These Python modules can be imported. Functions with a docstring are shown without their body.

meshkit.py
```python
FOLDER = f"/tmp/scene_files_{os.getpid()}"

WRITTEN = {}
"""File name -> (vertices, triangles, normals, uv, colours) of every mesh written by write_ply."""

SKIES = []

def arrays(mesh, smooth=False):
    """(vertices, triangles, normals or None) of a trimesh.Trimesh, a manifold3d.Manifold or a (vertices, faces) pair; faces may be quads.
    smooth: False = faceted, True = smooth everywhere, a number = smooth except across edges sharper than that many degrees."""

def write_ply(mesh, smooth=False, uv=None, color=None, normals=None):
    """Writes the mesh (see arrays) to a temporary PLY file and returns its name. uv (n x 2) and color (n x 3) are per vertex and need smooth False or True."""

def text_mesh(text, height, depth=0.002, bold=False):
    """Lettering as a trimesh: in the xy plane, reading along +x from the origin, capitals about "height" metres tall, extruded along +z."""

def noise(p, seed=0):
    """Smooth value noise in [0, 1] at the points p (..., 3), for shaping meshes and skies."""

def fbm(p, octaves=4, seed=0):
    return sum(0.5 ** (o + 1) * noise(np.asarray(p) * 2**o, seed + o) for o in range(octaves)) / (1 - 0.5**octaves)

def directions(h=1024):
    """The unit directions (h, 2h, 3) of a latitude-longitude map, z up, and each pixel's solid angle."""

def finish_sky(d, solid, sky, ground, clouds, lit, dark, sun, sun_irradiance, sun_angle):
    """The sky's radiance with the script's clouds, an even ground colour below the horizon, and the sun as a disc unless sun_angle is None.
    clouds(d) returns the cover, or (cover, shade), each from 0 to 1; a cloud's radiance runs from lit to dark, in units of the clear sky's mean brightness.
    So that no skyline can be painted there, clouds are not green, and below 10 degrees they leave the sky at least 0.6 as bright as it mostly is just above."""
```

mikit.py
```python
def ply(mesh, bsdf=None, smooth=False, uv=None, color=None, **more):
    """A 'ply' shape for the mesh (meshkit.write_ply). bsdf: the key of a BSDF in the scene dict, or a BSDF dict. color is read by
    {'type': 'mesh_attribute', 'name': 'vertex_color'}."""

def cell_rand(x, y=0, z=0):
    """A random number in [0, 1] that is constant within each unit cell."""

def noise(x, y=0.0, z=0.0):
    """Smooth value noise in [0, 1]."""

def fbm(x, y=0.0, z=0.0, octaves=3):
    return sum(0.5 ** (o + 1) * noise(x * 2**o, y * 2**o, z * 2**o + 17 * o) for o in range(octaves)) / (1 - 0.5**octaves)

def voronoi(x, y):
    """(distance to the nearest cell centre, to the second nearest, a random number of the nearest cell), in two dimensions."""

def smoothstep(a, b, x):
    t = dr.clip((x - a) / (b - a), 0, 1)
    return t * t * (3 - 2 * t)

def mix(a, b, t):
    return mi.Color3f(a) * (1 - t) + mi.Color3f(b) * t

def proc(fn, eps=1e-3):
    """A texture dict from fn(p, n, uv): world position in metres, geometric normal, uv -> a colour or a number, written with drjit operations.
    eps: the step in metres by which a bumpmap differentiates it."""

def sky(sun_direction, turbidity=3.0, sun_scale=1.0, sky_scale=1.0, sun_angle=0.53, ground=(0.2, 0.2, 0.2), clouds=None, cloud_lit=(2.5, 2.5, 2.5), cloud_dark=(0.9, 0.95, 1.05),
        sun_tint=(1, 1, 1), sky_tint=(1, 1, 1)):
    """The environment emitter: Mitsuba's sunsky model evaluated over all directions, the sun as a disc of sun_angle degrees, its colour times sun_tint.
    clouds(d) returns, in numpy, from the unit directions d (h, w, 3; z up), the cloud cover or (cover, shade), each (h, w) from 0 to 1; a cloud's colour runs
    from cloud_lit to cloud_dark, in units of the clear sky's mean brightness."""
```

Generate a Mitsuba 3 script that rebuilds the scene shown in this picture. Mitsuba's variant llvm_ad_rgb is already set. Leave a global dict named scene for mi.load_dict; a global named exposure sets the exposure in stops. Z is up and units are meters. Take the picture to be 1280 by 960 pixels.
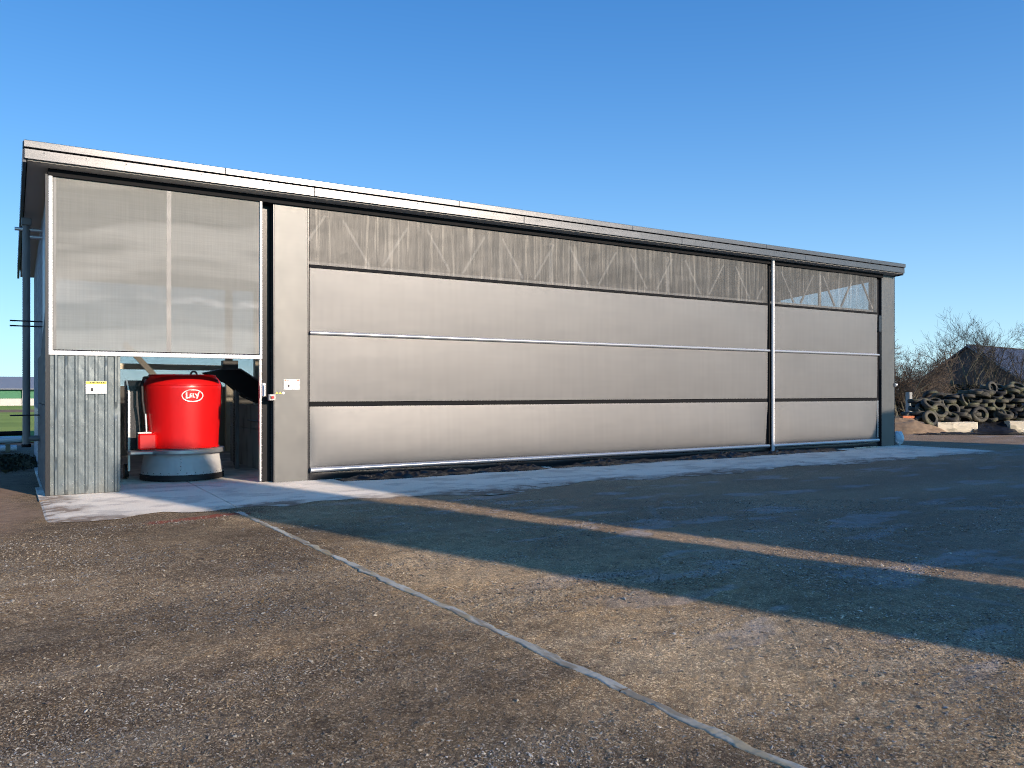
import math, random
import numpy as np, trimesh, mitsuba as mi, mikit, meshkit
import drjit as dr
from shapely.geometry import Polygon
from mikit import proc, noise, fbm, voronoi, cell_rand, smoothstep, mix

T = mi.ScalarTransform4f
rng = np.random.default_rng(7)
random.seed(7)
scene, labels = {}, {}

# ------------------------------------------------------------------ camera, sky, exposure
FX, FY = 0.52948, 0.84832                     # horizontal view direction
CAM = np.array([0.0, -15.868, 1.8])
scene['camera'] = {'type': 'perspective', 'fov': 2 * math.degrees(math.atan(640 / 1008)), 'fov_axis': 'x', 'near_clip': 0.1, 'far_clip': 4000.0,
                   'principal_point_offset_y': -9 / 960,
                   'to_world': T().look_at(origin=CAM.tolist(), target=[CAM[0] + FX, CAM[1] + FY, CAM[2]], up=[0, 0, 1])}
EL = math.radians(16.5)
SH = np.array([0.3051, -0.9523])              # horizontal direction towards the sun
SUN = [SH[0] * math.cos(EL), SH[1] * math.cos(EL), math.sin(EL)]
def haze_cover(d):                            # pale air towards the horizon, the same all the way round
    return 0.72 * np.exp(-np.maximum(d[..., 2], 0) / 0.135)
scene['sky'] = mikit.sky(SUN, turbidity=3.0, sun_scale=1.0, sky_scale=0.92, sun_angle=0.55, sky_tint=(0.30, 0.93, 1.72), clouds=haze_cover, cloud_lit=(3.1, 4.0, 3.95), sun_tint=(0.84, 0.975, 1.52), ground=(0.16, 0.15, 0.13))
exposure = 2.35

# ------------------------------------------------------------------ helpers
def numbered(key):
    if key not in used:
        used.add(key); return key
    k = 1
    while f'{key}_{k:03d}' in used: k += 1
    used.add(f'{key}_{k:03d}'); return f'{key}_{k:03d}'
used = set()

def thing(name, label=None, cat=None, group=None, kind=None):
    key = numbered(name)
    d = {}
    if label: d['label'] = label
    if cat: d['category'] = cat
    if group: d['group'] = group
    if kind: d['kind'] = kind
    labels[key] = d
    return key

def obj(name, mesh, bsdf, parent=None, smooth=False, color=None, shape=None, label=None, kind=None, to_world=None):
    key = numbered(parent + '__' + name) if parent else name
    s = dict(shape) if shape is not None else mikit.ply(mesh, bsdf, smooth=smooth, color=color)
    if to_world is not None: s['to_world'] = to_world
    scene[key] = s
    if label or kind:
        labels[key] = {**labels.get(key, {}), **({'label': label} if label else {}), **({'kind': kind} if kind else {})}
    return key

def single(name, mesh, bsdf, label, cat, group=None, kind=None, **kw):
    key = thing(name, label, cat, group, kind)
    obj(key, mesh, bsdf, None, **kw)
    return key

def struct(name, mesh, bsdf, label, **kw):
    key = thing(name, label, None, None, 'structure')
    obj(key, mesh, bsdf, None, **kw)
    return key

def box(x0, x1, y0, y1, z0, z1, c=0.0):
    """box, edges chamfered by c"""
    if c <= 0:
        m = trimesh.creation.box(extents=[x1 - x0, y1 - y0, z1 - z0])
        m.apply_translation([(x0 + x1) / 2, (y0 + y1) / 2, (z0 + z1) / 2]); return m
    pts = []
    for sx, X in ((1, x0), (-1, x1)):
        for sy, Y in ((1, y0), (-1, y1)):
            for sz, Z in ((1, z0), (-1, z1)):
                pts += [[X, Y + sy * c, Z + sz * c], [X + sx * c, Y, Z + sz * c], [X + sx * c, Y + sy * c, Z]]
    return trimesh.convex.convex_hull(np.array(pts))

def cat(*ms):
    return trimesh.util.concatenate([m for a in ms for m in (a if isinstance(a, (list, tuple)) else [a])])

def bar(a, b, r, sides=10):
    a, b = np.array(a, float), np.array(b, float)
    return trimesh.creation.cylinder(radius=r, segment=[a, b], sections=sides)

def beam(a, b, w, h):
    """rectangular bar from a to b"""
    a, b = np.array(a, float), np.array(b, float)
    d = b - a; L = np.linalg.norm(d); d /= L
    up = np.array([0, 0, 1.0]) if abs(d[2]) < .9 else np.array([0, 1.0, 0])
    s = np.cross(d, up); s /= np.linalg.norm(s); u = np.cross(s, d)
    m = trimesh.creation.box(extents=[L, w, h])
    M = np.eye(4); M[:3, 0], M[:3, 1], M[:3, 2], M[:3, 3] = d, s, u, (a + b) / 2
    m.apply_transform(M); return m

def grid(P):
    """(n,m,3) points -> quads mesh"""
    n, m = P.shape[:2]
    i, j = np.meshgrid(np.arange(n - 1), np.arange(m - 1), indexing='ij')
    a = (i * m + j).ravel()
    f = np.vstack([np.stack([a, a + m, a + m + 1], 1), np.stack([a, a + m + 1, a + 1], 1)])
    return trimesh.Trimesh(P.reshape(-1, 3), f, process=False)

def tubes(p0, p1, r0, r1, sides=4):
    p0, p1 = np.asarray(p0, float), np.asarray(p1, float)
    d = p1 - p0; d /= np.linalg.norm(d, axis=1, keepdims=True) + 1e-9
    a = np.cross(d, [0.31, 0.83, 0.46]); a /= np.linalg.norm(a, axis=1, keepdims=True) + 1e-9
    b = np.cross(d, a)
    t = np.arange(sides) * 2 * np.pi / sides
    o = np.cos(t)[None, :, None] * a[:, None] + np.sin(t)[None, :, None] * b[:, None]
    v = np.concatenate([p0[:, None] + o * np.asarray(r0)[:, None, None], p1[:, None] + o * np.asarray(r1)[:, None, None]], 1)
    k = np.arange(sides); q = (k + 1) % sides
    f = np.vstack([np.stack([k, q, q + sides], 1), np.stack([k, q + sides, k + sides], 1)])
    F = (f[None] + (np.arange(len(p0)) * 2 * sides)[:, None, None]).reshape(-1, 3)
    return trimesh.Trimesh(v.reshape(-1, 3), F, process=False)

def lathe(prof, sec=64):
    return trimesh.creation.revolve(np.array(prof, float), sections=sec)

# ------------------------------------------------------------------ materials
def rgb(*c): return {'type': 'rgb', 'value': list(c)}
def mat(name, **kw):
    scene[name] = {'type': 'twosided', 'bsdf': {'type': 'principled', **kw}}
    return name
def matb(name, height, scale, eps=2e-3, **kw):
    scene[name] = {'type': 'twosided', 'bsdf': {'type': 'bumpmap', 'tex': proc(height, eps), 'scale': scale, 'bsdf': {'type': 'principled', **kw}}}
    return name

# yard: dark trodden gravel and chips with damp, rust-brown and pale patches
def yard_colour(p, n, uv):
    x, y = p.x, p.y
    big = fbm(x * 0.35 + 3, y * 0.9, 0.0, 4)
    patch = fbm(x * 0.9, y * 1.5 + 7, 3.0, 3)
    fine = fbm(x * 9, y * 9, 1.0, 3)
    c = mix((0.13, 0.096, 0.062), (0.27, 0.212, 0.148), smoothstep(0.32, 0.72, big * 0.6 + fine * 0.4))
    c = mix(c, mi.Color3f(0.29, 0.185, 0.08), smoothstep(0.54, 0.72, patch) * 0.55 * smoothstep(.3, .6, fine))   # straw-brown
    c = mix(c, mi.Color3f(0.06, 0.047, 0.038), smoothstep(0.48, 0.62, fbm(x * 0.45 + 20, y * 0.8 + 11, 5.0, 4)) * 0.8)   # damp
    c = mix(c, mi.Color3f(0.31, 0.265, 0.205), smoothstep(0.56, 0.74, fbm(x * 0.5 + 40, y * 2.2 - 9, 8.0, 4)) * 0.8)    # worn pale streaks along the front
    # chips too small to build
    # chips too small to build: every cell a chip of its own tone, dark grit between
    lum = 0.55 + 0.9 * fine
    d, d2, r = voronoi(x * 75, y * 75)
    pal = mix(mix((0.10, 0.075, 0.05), (0.24, 0.18, 0.12), smoothstep(0.0, 0.55, r)), mi.Color3f(0.52, 0.45, 0.35), smoothstep(0.72, 0.95, r))
    c = mix(c, pal * lum, 0.6)
    c = c * (0.35 + 0.65 * smoothstep(0.02, 0.22, d2 - d))
    d, d2, r = voronoi(x * 27 + 5, y * 27)
    c = mix(c, mix((0.06, 0.047, 0.035), (0.44, 0.37, 0.28), r * r), smoothstep(0.34, 0.2, d) * 0.55 * smoothstep(.35, .6, fbm(x * 1.7, y * 2.6, 14.0, 3)))
    # drier and paler to the right of the edging strip and along the slab, darker and greasier to the left
    dry = smoothstep(2.6, 4.2, x + (big - .5) * 2.5)
    c = c * mix((0.86, 0.81, 0.72), (1.72, 1.58, 1.3), dry)
    c = c * (0.5 + 1.0 * fbm(x * 0.28 + 31, y * 0.55 + 5, 21.0, 4))
    # far right yard: smoother, wetter, frosty; colour warmed to offset the blue shade
    wet_shade_lift = smoothstep(4.5, 11, x + 0.3 * y + 4) * 0.6
    c = mix(c, mi.Color3f(0.27, 0.192, 0.135), wet_shade_lift)
    fr = smoothstep(0.60, 0.72, fbm(x * 1.1, y * 3.0, 2.0, 4)) * smoothstep(3.0, 6, x)
    c = mix(c, mi.Color3f(0.42, 0.43, 0.45), fr * (0.1 + 0.4 * fine))
    rr = dr.sqrt(dr.square(x - 13.5) + dr.square(y + 10.5))                     # turning tracks of tyres
    tread = smoothstep(0.10, 0.02, abs(rr - 4.6)) + smoothstep(0.10, 0.02, abs(rr - 4.95)) + smoothstep(0.08, 0.02, abs(rr - 6.5))
    c = mix(c, mi.Color3f(0.30, 0.29, 0.27), tread * 0.3 * smoothstep(10.5, 9.0, x) * smoothstep(.35, .6, fbm(x * 2, y * 2, 3.0, 3)))
    # rust-red stain by the slab edge, brown mud left of the shed
    sx, sy = (x - 2.3) / 1.0, (y + 3.72 - (x - 2.3) * 0.16) / 0.16
    c = mix(c, mi.Color3f(0.20, 0.045, 0.03), smoothstep(1.1, 0.2, sx * sx + sy * sy + (fine - .5) * 1.4) * 0.75)
    mud = smoothstep(0.6, -0.1, x + (big - .5) * 1.2) * smoothstep(-4.6, -2.6, y + (patch - .5) * 2)
    c = mix(c, mix((0.15, 0.10, 0.068), (0.24, 0.175, 0.125), fine), mud * 0.9)
    return c
def yard_bump(p, n, uv):
    d, d2, r = voronoi(p.x * 75, p.y * 75)
    e, e2, r2 = voronoi(p.x * 27 + 5, p.y * 27)
    return smoothstep(0.0, 0.3, d2 - d) * (0.3 + r) * 0.6 + smoothstep(0.5, 0.1, e) * r2 * 0.8 + fbm(p.x * 30, p.y * 30, 0.0, 2) * 0.6
matb('mat_yard', yard_bump, 0.007, eps=3e-3, base_color=proc(yard_colour),
     roughness=proc(lambda p, n, uv: 0.62 + 0.3 * fbm(p.x * 2, p.y * 4, 0.0, 3) - 0.12 * smoothstep(4.5, 11, p.x + 0.3 * p.y + 4)), specular=0.2)

def slab_colour(p, n, uv):
    x, y = p.x, p.y
    c = mix((0.56, 0.51, 0.42), (0.72, 0.66, 0.56), fbm(x * 0.8, y * 1.6, 0.0, 4))
    c = mix(c, mi.Color3f(0.30, 0.275, 0.24), smoothstep(0.5, 0.72, fbm(x * 2.4, y * 3.4, 4.0, 4)) * 0.45)
    c = c * (0.92 + 0.16 * noise(x * 90, y * 90))
    # trodden dirt creeping in from the yard edge
    edge = smoothstep(-2.55, -3.35, y + (fbm(x * 1.3, y * 2.0, 2.0, 4) - 0.5) * 1.6)
    grit = smoothstep(0.38, 0.62, fbm(x * 6, y * 7, 6.0, 3))
    c = mix(c, mi.Color3f(0.17, 0.135, 0.105), edge * (0.45 + 0.55 * grit))
    side = smoothstep(1.15, .5, x + (fbm(x * 3, y * 1.5, 12.0, 4) - 0.5) * 1.3)
    c = mix(c, mi.Color3f(0.20, 0.15, 0.11), side * (0.35 + 0.6 * grit) * smoothstep(.3, -.3, y))
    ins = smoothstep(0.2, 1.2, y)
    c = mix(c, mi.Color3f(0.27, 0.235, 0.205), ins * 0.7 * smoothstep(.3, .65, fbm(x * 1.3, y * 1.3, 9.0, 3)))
    return c
matb('mat_slab', lambda p, n, uv: fbm(p.x * 25, p.y * 25, 0.0, 3), 0.003, base_color=proc(slab_colour), roughness=0.8, specular=0.3)

def strip_colour(p, n, uv):
    c = mix((0.27, 0.265, 0.215), (0.43, 0.425, 0.365), fbm(p.x * 7, p.y * 3, 1.0, 3))
    c = mix(c, mi.Color3f(0.21, 0.18, 0.13), smoothstep(0.48, 0.6, fbm(p.x * 14, p.y * 3.2, 5.0, 4)) * 0.9)
    return mix(c, mi.Color3f(0.3, 0.24, 0.13), smoothstep(0.6, 0.7, fbm(p.x * 12, p.y * 5, 9.0, 2)) * .6)
matb('mat_strip', lambda p, n, uv: fbm(p.x * 40, p.y * 40, 0.0, 3), 0.004, base_color=proc(strip_colour), roughness=0.75)

def cloth_colour(p, n, uv):
    v = fbm(p.x * 0.5, p.z * 1.5, 0.0, 3)
    c = mix((0.15, 0.15, 0.147), (0.172, 0.172, 0.168), v)
    return c * (0.955 + 0.06 * noise(p.x * 14, p.z * 1.2, 3.0) + 0.03 * noise(p.x * 1.5, p.z * 22, 9.0))
def cloth_bump(p, n, uv):
    return fbm(p.x * 0.8, p.z * 2.0, 0.0, 2) * 0.8 + noise(p.x * 30, p.z * 2) * 0.02 + noise(p.x * 2, p.z * 30, 4) * 0.02
matb('mat_cloth', cloth_bump, 0.004, eps=5e-3, base_color=proc(cloth_colour), roughness=0.5, specular=0.8, metallic=0.3)

def mesh_colour(p, n, uv):
    st = fbm(p.x * 16, p.z * 1.3, 0.0, 3)
    c = mix((0.05, 0.05, 0.047), (0.125, 0.122, 0.114), 0.55 * st + 0.45 * noise(p.x * 70, p.z * 5))
    return mix(c, mi.Color3f(0.27, 0.26, 0.235), smoothstep(0.58, 0.8, fbm(p.x * 19, p.z * 0.8, 6.0, 3)) * 0.5)
scene['mat_mesh'] = {'type': 'mask', 'opacity': 0.70, 'bsdf': {'type': 'twosided', 'bsdf': {'type': 'bumpmap',
    'tex': proc(lambda p, n, uv: noise(p.x * 8, p.z * 0.9) + 0.4 * noise(p.x * 22, p.z * 1.6), 4e-3), 'scale': 0.006,
    'bsdf': {'type': 'principled', 'base_color': proc(mesh_colour), 'roughness': 0.5, 'specular': 0.9, 'metallic': 0.35}}}}

def screen_colour(p, n, uv):
    w = p.z + 0.10 * (noise(p.x * 1.1, p.z * 1.5) - 0.5) * 2 - 0.05 * (p.x - 2)
    b = fbm(w * 2.2, p.x * 0.35, 2.0, 3)
    c = mix((0.21, 0.214, 0.198), (0.36, 0.36, 0.335), smoothstep(0.42, 0.66, b) * .55)  # pale bands painted in for brightness showing through the mesh from behind
    c = mix(c, mi.Color3f(0.5, 0.49, 0.465), smoothstep(0.10, 0.0, abs(w - 3.37 - 0.05 * noise(p.x * 2, 0.0))) * smoothstep(1.4, 3.6, p.x) * (0.1 + 0.5 * noise(p.x * 6, p.z * 14)))  # wavy bright line, part of the same painted light
    wv = noise(p.x * 75, p.z * 2.0) * 0.5 + noise(p.x * 2.5, p.z * 75, 3.0) * 0.5
    return c * (0.90 + 0.2 * wv)
scene['mat_screen'] = {'type': 'mask', 'opacity': 0.85, 'bsdf': {'type': 'twosided', 'bsdf': {'type': 'bumpmap',
    'tex': proc(lambda p, n, uv: fbm(p.x * 0.7, p.z * 2.2, 1.0, 3), 4e-3), 'scale': 0.02,
    'bsdf': {'type': 'principled', 'base_color': proc(screen_colour), 'roughness': 0.55, 'specular': 0.4}}}}
scene['mat_back_mesh'] = {'type': 'mask', 'opacity': 0.55, 'bsdf': {'type': 'twosided', 'bsdf': {'type': 'diffuse', 'reflectance': rgb(0.2, 0.21, 0.22)}}}

matb('mat_fascia', lambda p, n, uv: fbm(p.x * 1.2, p.z * 9, 0.0, 2), 0.004, eps=5e-3, base_color=proc(lambda p, n, uv: mi.Color3f(0.135, 0.135, 0.138) * (0.93 + 0.14 * fbm(p.x * 3, p.z * 20, 1.0, 3))), roughness=0.38, specular=0.8, metallic=0.85)
matb('mat_pillar', lambda p, n, uv: fbm(p.x * 5, p.z * 2.2, p.y * 5, 2), 0.006, eps=5e-3, base_color=proc(lambda p, n, uv: mix((0.115, 0.118, 0.116), (0.14, 0.142, 0.137), fbm(p.x * 4, p.z * 1.2, p.y * 4, 3) - .9 * smoothstep(.5, .0, p.z) * fbm(p.x * 9, p.z * 5, 2.0, 3)) * (0.985 + .03 * noise(p.x * 3, p.z * 40))), roughness=0.47, specular=0.8, metallic=0.5)
mat('mat_dark_metal', base_color=rgb(0.022, 0.023, 0.027), roughness=0.32, specular=0.5)
mat('mat_wall', base_color=proc(lambda p, n, uv: mi.Color3f(0.30, 0.32, 0.36) * (0.92 + 0.16 * fbm(p.y * 1.2, p.z * 1.2, 0.0, 3))), roughness=0.4, specular=0.5)
mat('mat_plinth', base_color=proc(lambda p, n, uv: mix((0.055, 0.057, 0.06), (0.085, 0.085, 0.085), fbm(p.y * 2, p.z * 2, 0.0, 4))), roughness=0.7)
mat('mat_soffit', base_color=rgb(0.36, 0.34, 0.31), roughness=0.6)
mat('mat_verge', base_color=rgb(0.05, 0.055, 0.07), roughness=0.4)
mat('mat_white', base_color=rgb(0.72, 0.72, 0.71), roughness=0.35)
mat('mat_steel', base_color=rgb(0.62, 0.62, 0.63), roughness=0.3, metallic=0.85)
mat('mat_tube', base_color=rgb(0.55, 0.56, 0.58), roughness=0.33, metallic=0.6)
mat('mat_black', base_color=rgb(0.005, 0.0055, 0.007), roughness=0.7, specular=0.2)
mat('mat_black_gloss', base_color=rgb(0.012, 0.012, 0.014), roughness=0.3, specular=0.25)
mat('mat_interior_beam', base_color=rgb(0.74, 0.68, 0.52), roughness=0.6)
mat('mat_truss', base_color=rgb(0.68, 0.67, 0.64), roughness=0.5)
mat('mat_pipe_grey', base_color=proc(lambda p, n, uv: mi.Color3f(0.17, 0.175, 0.17) * (0.8 + 0.4 * fbm(p.z * 3, p.x * 9, 0.0, 3))), roughness=0.5)

def corr_colour(p, n, uv):
    c = mix((0.12, 0.15, 0.162), (0.18, 0.208, 0.216), fbm(p.x * 3, p.z * 1.6, 0.0, 4))
    c = mix(c, mi.Color3f(0.16, 0.17, 0.15), smoothstep(0.55, 0.7, fbm(p.x * 5, p.z * 1.7, 5.0, 3)) * 0.25)
    return mix(c, mi.Color3f(0.2, 0.19, 0.16), smoothstep(0.35, 0.0, p.z + .2 * fbm(p.x * 8, p.z * 3, 2.0, 2)) * 0.5)
matb('mat_corrugated', lambda p, n, uv: fbm(p.x * 5, p.z * 3, 0.0, 3), 0.012, eps=5e-3, base_color=proc(corr_colour), roughness=0.38, metallic=0.35, specular=0.5)

def conc_colour(p, n, uv):
    c = mix((0.25, 0.25, 0.225), (0.36, 0.35, 0.32), fbm(p.x * 1.5 + p.y * 1.5, p.z * 2.5, 0.0, 4))
    return mix(c, mi.Color3f(0.13, 0.135, 0.11), smoothstep(0.52, 0.7, fbm(p.x * 2 + p.y * 3, p.z * 1.0, 7.0, 3)) * 0.6)
matb('mat_concrete', lambda p, n, uv: fbm(p.x * 14, p.y * 14, p.z * 14, 3), 0.008, base_color=proc(conc_colour), roughness=0.85)
def block_colour(p, n, uv):
    c = mix((0.55, 0.48, 0.36), (0.72, 0.65, 0.50), fbm(p.x * 4 + p.y * 4, p.z * 6, 0.0, 4))
    return mix(c, mi.Color3f(0.2, 0.18, 0.12), smoothstep(0.55, 0.72, fbm(p.x * 6 + p.y * 5, p.z * 4, 7.0, 3)) * 0.6)
mat('mat_block', base_color=proc(block_colour), roughness=0.9)

scene['mat_red'] = {'type': 'principled', 'base_color': proc(lambda p, n, uv: mix((0.66, 0.006, 0.008), (0.60, 0.008, 0.009), fbm(p.x * 3, p.y * 3, p.z * 3, 3))), 'roughness': 0.3, 'specular': 0.5, 'clearcoat': 0.5, 'clearcoat_gloss': 0.9}
mat('mat_skirt', base_color=proc(lambda p, n, uv: mi.Color3f(0.52, 0.52, 0.51) * (0.85 + 0.25 * fbm(p.x * 4, p.z * 9, p.y * 4, 3))), roughness=0.5)
mat('mat_rubber', base_color=rgb(0.018, 0.018, 0.02), roughness=0.55)
mat('mat_galv', base_color=proc(lambda p, n, uv: mi.Color3f(0.5, 0.52, 0.53) * (0.85 + 0.3 * fbm(p.x * 9, p.y * 9, p.z * 9, 2))), roughness=0.35, metallic=0.7)
mat('mat_yellow', base_color=rgb(0.78, 0.66, 0.10), roughness=0.5)
mat('mat_ink', base_color=rgb(0.03, 0.03, 0.03), roughness=0.6)
mat('mat_ink_grey', base_color=rgb(0.48, 0.48, 0.47), roughness=0.6)
mat('mat_ink_orange', base_color=rgb(0.55, 0.16, 0.06), roughness=0.6)
mat('mat_plastic_sheet', base_color=rgb(0.012, 0.013, 0.016), roughness=0.34, specular=0.45)
def tyre_colour(p, n, uv):
    c = mix((0.018, 0.018, 0.018), (0.085, 0.077, 0.053), smoothstep(0.3, 0.7, fbm(p.x * 3, p.y * 3, p.z * 3, 3)))
    return mix(c, mi.Color3f(0.14, 0.14, 0.065), smoothstep(0.55, 0.7, fbm(p.x * 2.1 + 9, p.y * 2.1, p.z * 4, 3)) * 0.6)
mat('mat_tyre', base_color=proc(tyre_colour), roughness=0.7)
mat('mat_earth', base_color=proc(lambda p, n, uv: mix((0.17, 0.11, 0.065), (0.33, 0.235, 0.15), fbm(p.x * 5, p.y * 5, p.z * 7, 4))), roughness=0.95)
mat('mat_bark', base_color=proc(lambda p, n, uv: mix((0.085, 0.075, 0.05), (0.19, 0.17, 0.12), fbm(p.x * 3, p.y * 3, p.z * 2, 3))), roughness=0.9)
mat('mat_twig', base_color=rgb(0.115, 0.085, 0.062), roughness=0.9)
mat('mat_twig_dark', base_color=rgb(0.065, 0.055, 0.045), roughness=0.9)
scene['mat_leaf'] = {'type': 'twosided', 'bsdf': {'type': 'diffuse', 'reflectance': {'type': 'mesh_attribute', 'name': 'vertex_color'}}}
scene['mat_stone'] = {'type': 'twosided', 'bsdf': {'type': 'principled', 'base_color': {'type': 'mesh_attribute', 'name': 'vertex_color'}, 'roughness': 0.6, 'specular': 0.5}}
mat('mat_field', base_color=proc(lambda p, n, uv: mix(mix((0.075, 0.12, 0.025), (0.15, 0.20, 0.05), fbm(p.x * .3, p.y * .3, 0.0, 4)), (0.10, 0.075, 0.05), smoothstep(64, 67, p.y + 3 * noise(p.x * .3, p.y * .3)) * smoothstep(78, 74, p.y))), roughness=0.95)
mat('mat_slate', base_color=proc(lambda p, n, uv: mi.Color3f(0.045, 0.055, 0.085) * (0.75 + 0.5 * cell_rand(dr.floor(p.x * 3), dr.floor(p.y * 3), dr.floor(p.z * 6)))), roughness=0.6)
mat('mat_boards', base_color=proc(lambda p, n, uv: mi.Color3f(0.055, 0.05, 0.048) * (0.6 + 0.7 * noise(p.x * 6 + p.y * 6, p.z * .4))), roughness=0.8)
mat('mat_barn_grey', base_color=rgb(0.17, 0.19, 0.22), roughness=0.6)
mat('mat_barn_green', base_color=rgb(0.05, 0.20, 0.10), roughness=0.6)
mat('mat_pale_wall', base_color=rgb(0.60, 0.57, 0.52), roughness=0.8)
mat('mat_blue_white', base_color=rgb(0.62, 0.68, 0.72), roughness=0.4)
mat('mat_teal', base_color=rgb(0.20, 0.52, 0.42), roughness=0.4)
mat('mat_wood_post', base_color=rgb(0.20, 0.17, 0.11), roughness=0.9)
mat('mat_cladding', base_color=rgb(0.22, 0.23, 0.24), roughness=0.6)

# ------------------------------------------------------------------ ground
def spaced(lo, a, b, hi, step, n):
    t = np.linspace(0, 1, n) ** 2.6
    return np.unique(np.round(np.concatenate([a - (a - lo) * t[1:], np.arange(a, b, step), b + (hi - b) * t]), 4))
gx = spaced(-700, -3.6, 9.5, 900, 0.03, 50)
gy = spaced(-300, -14.2, -2.4, 1200, 0.03, 50)
GX, GY = np.meshgrid(gx, gy, indexing='ij')
P3 = np.stack([GX, GY, GX * 0], -1)
def relief(x, y):
    p = np.stack([x, y, np.zeros_like(x)], -1)
    h = (meshkit.fbm(p * 1.1, 3, 1) - .5) * 0.03 + (meshkit.fbm(p * 9, 3, 5) - .5) * 0.016 + (meshkit.noise(p * 38, 9) - .5) * 0.007
    near = np.clip((x + 6) / 2, 0, 1) * np.clip((13 - x) / 3, 0, 1) * np.clip((y + 17) / 2, 0, 1) * np.clip((-3.0 - y) / 0.5, 0, 1)
    return h * near - 0.012
Z = relief(GX, GY)
struct('ground', grid(np.stack([GX, GY, Z], -1)), 'mat_yard', 'brown gravel yard with damp patches, chips and frost', smooth=True)

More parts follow.
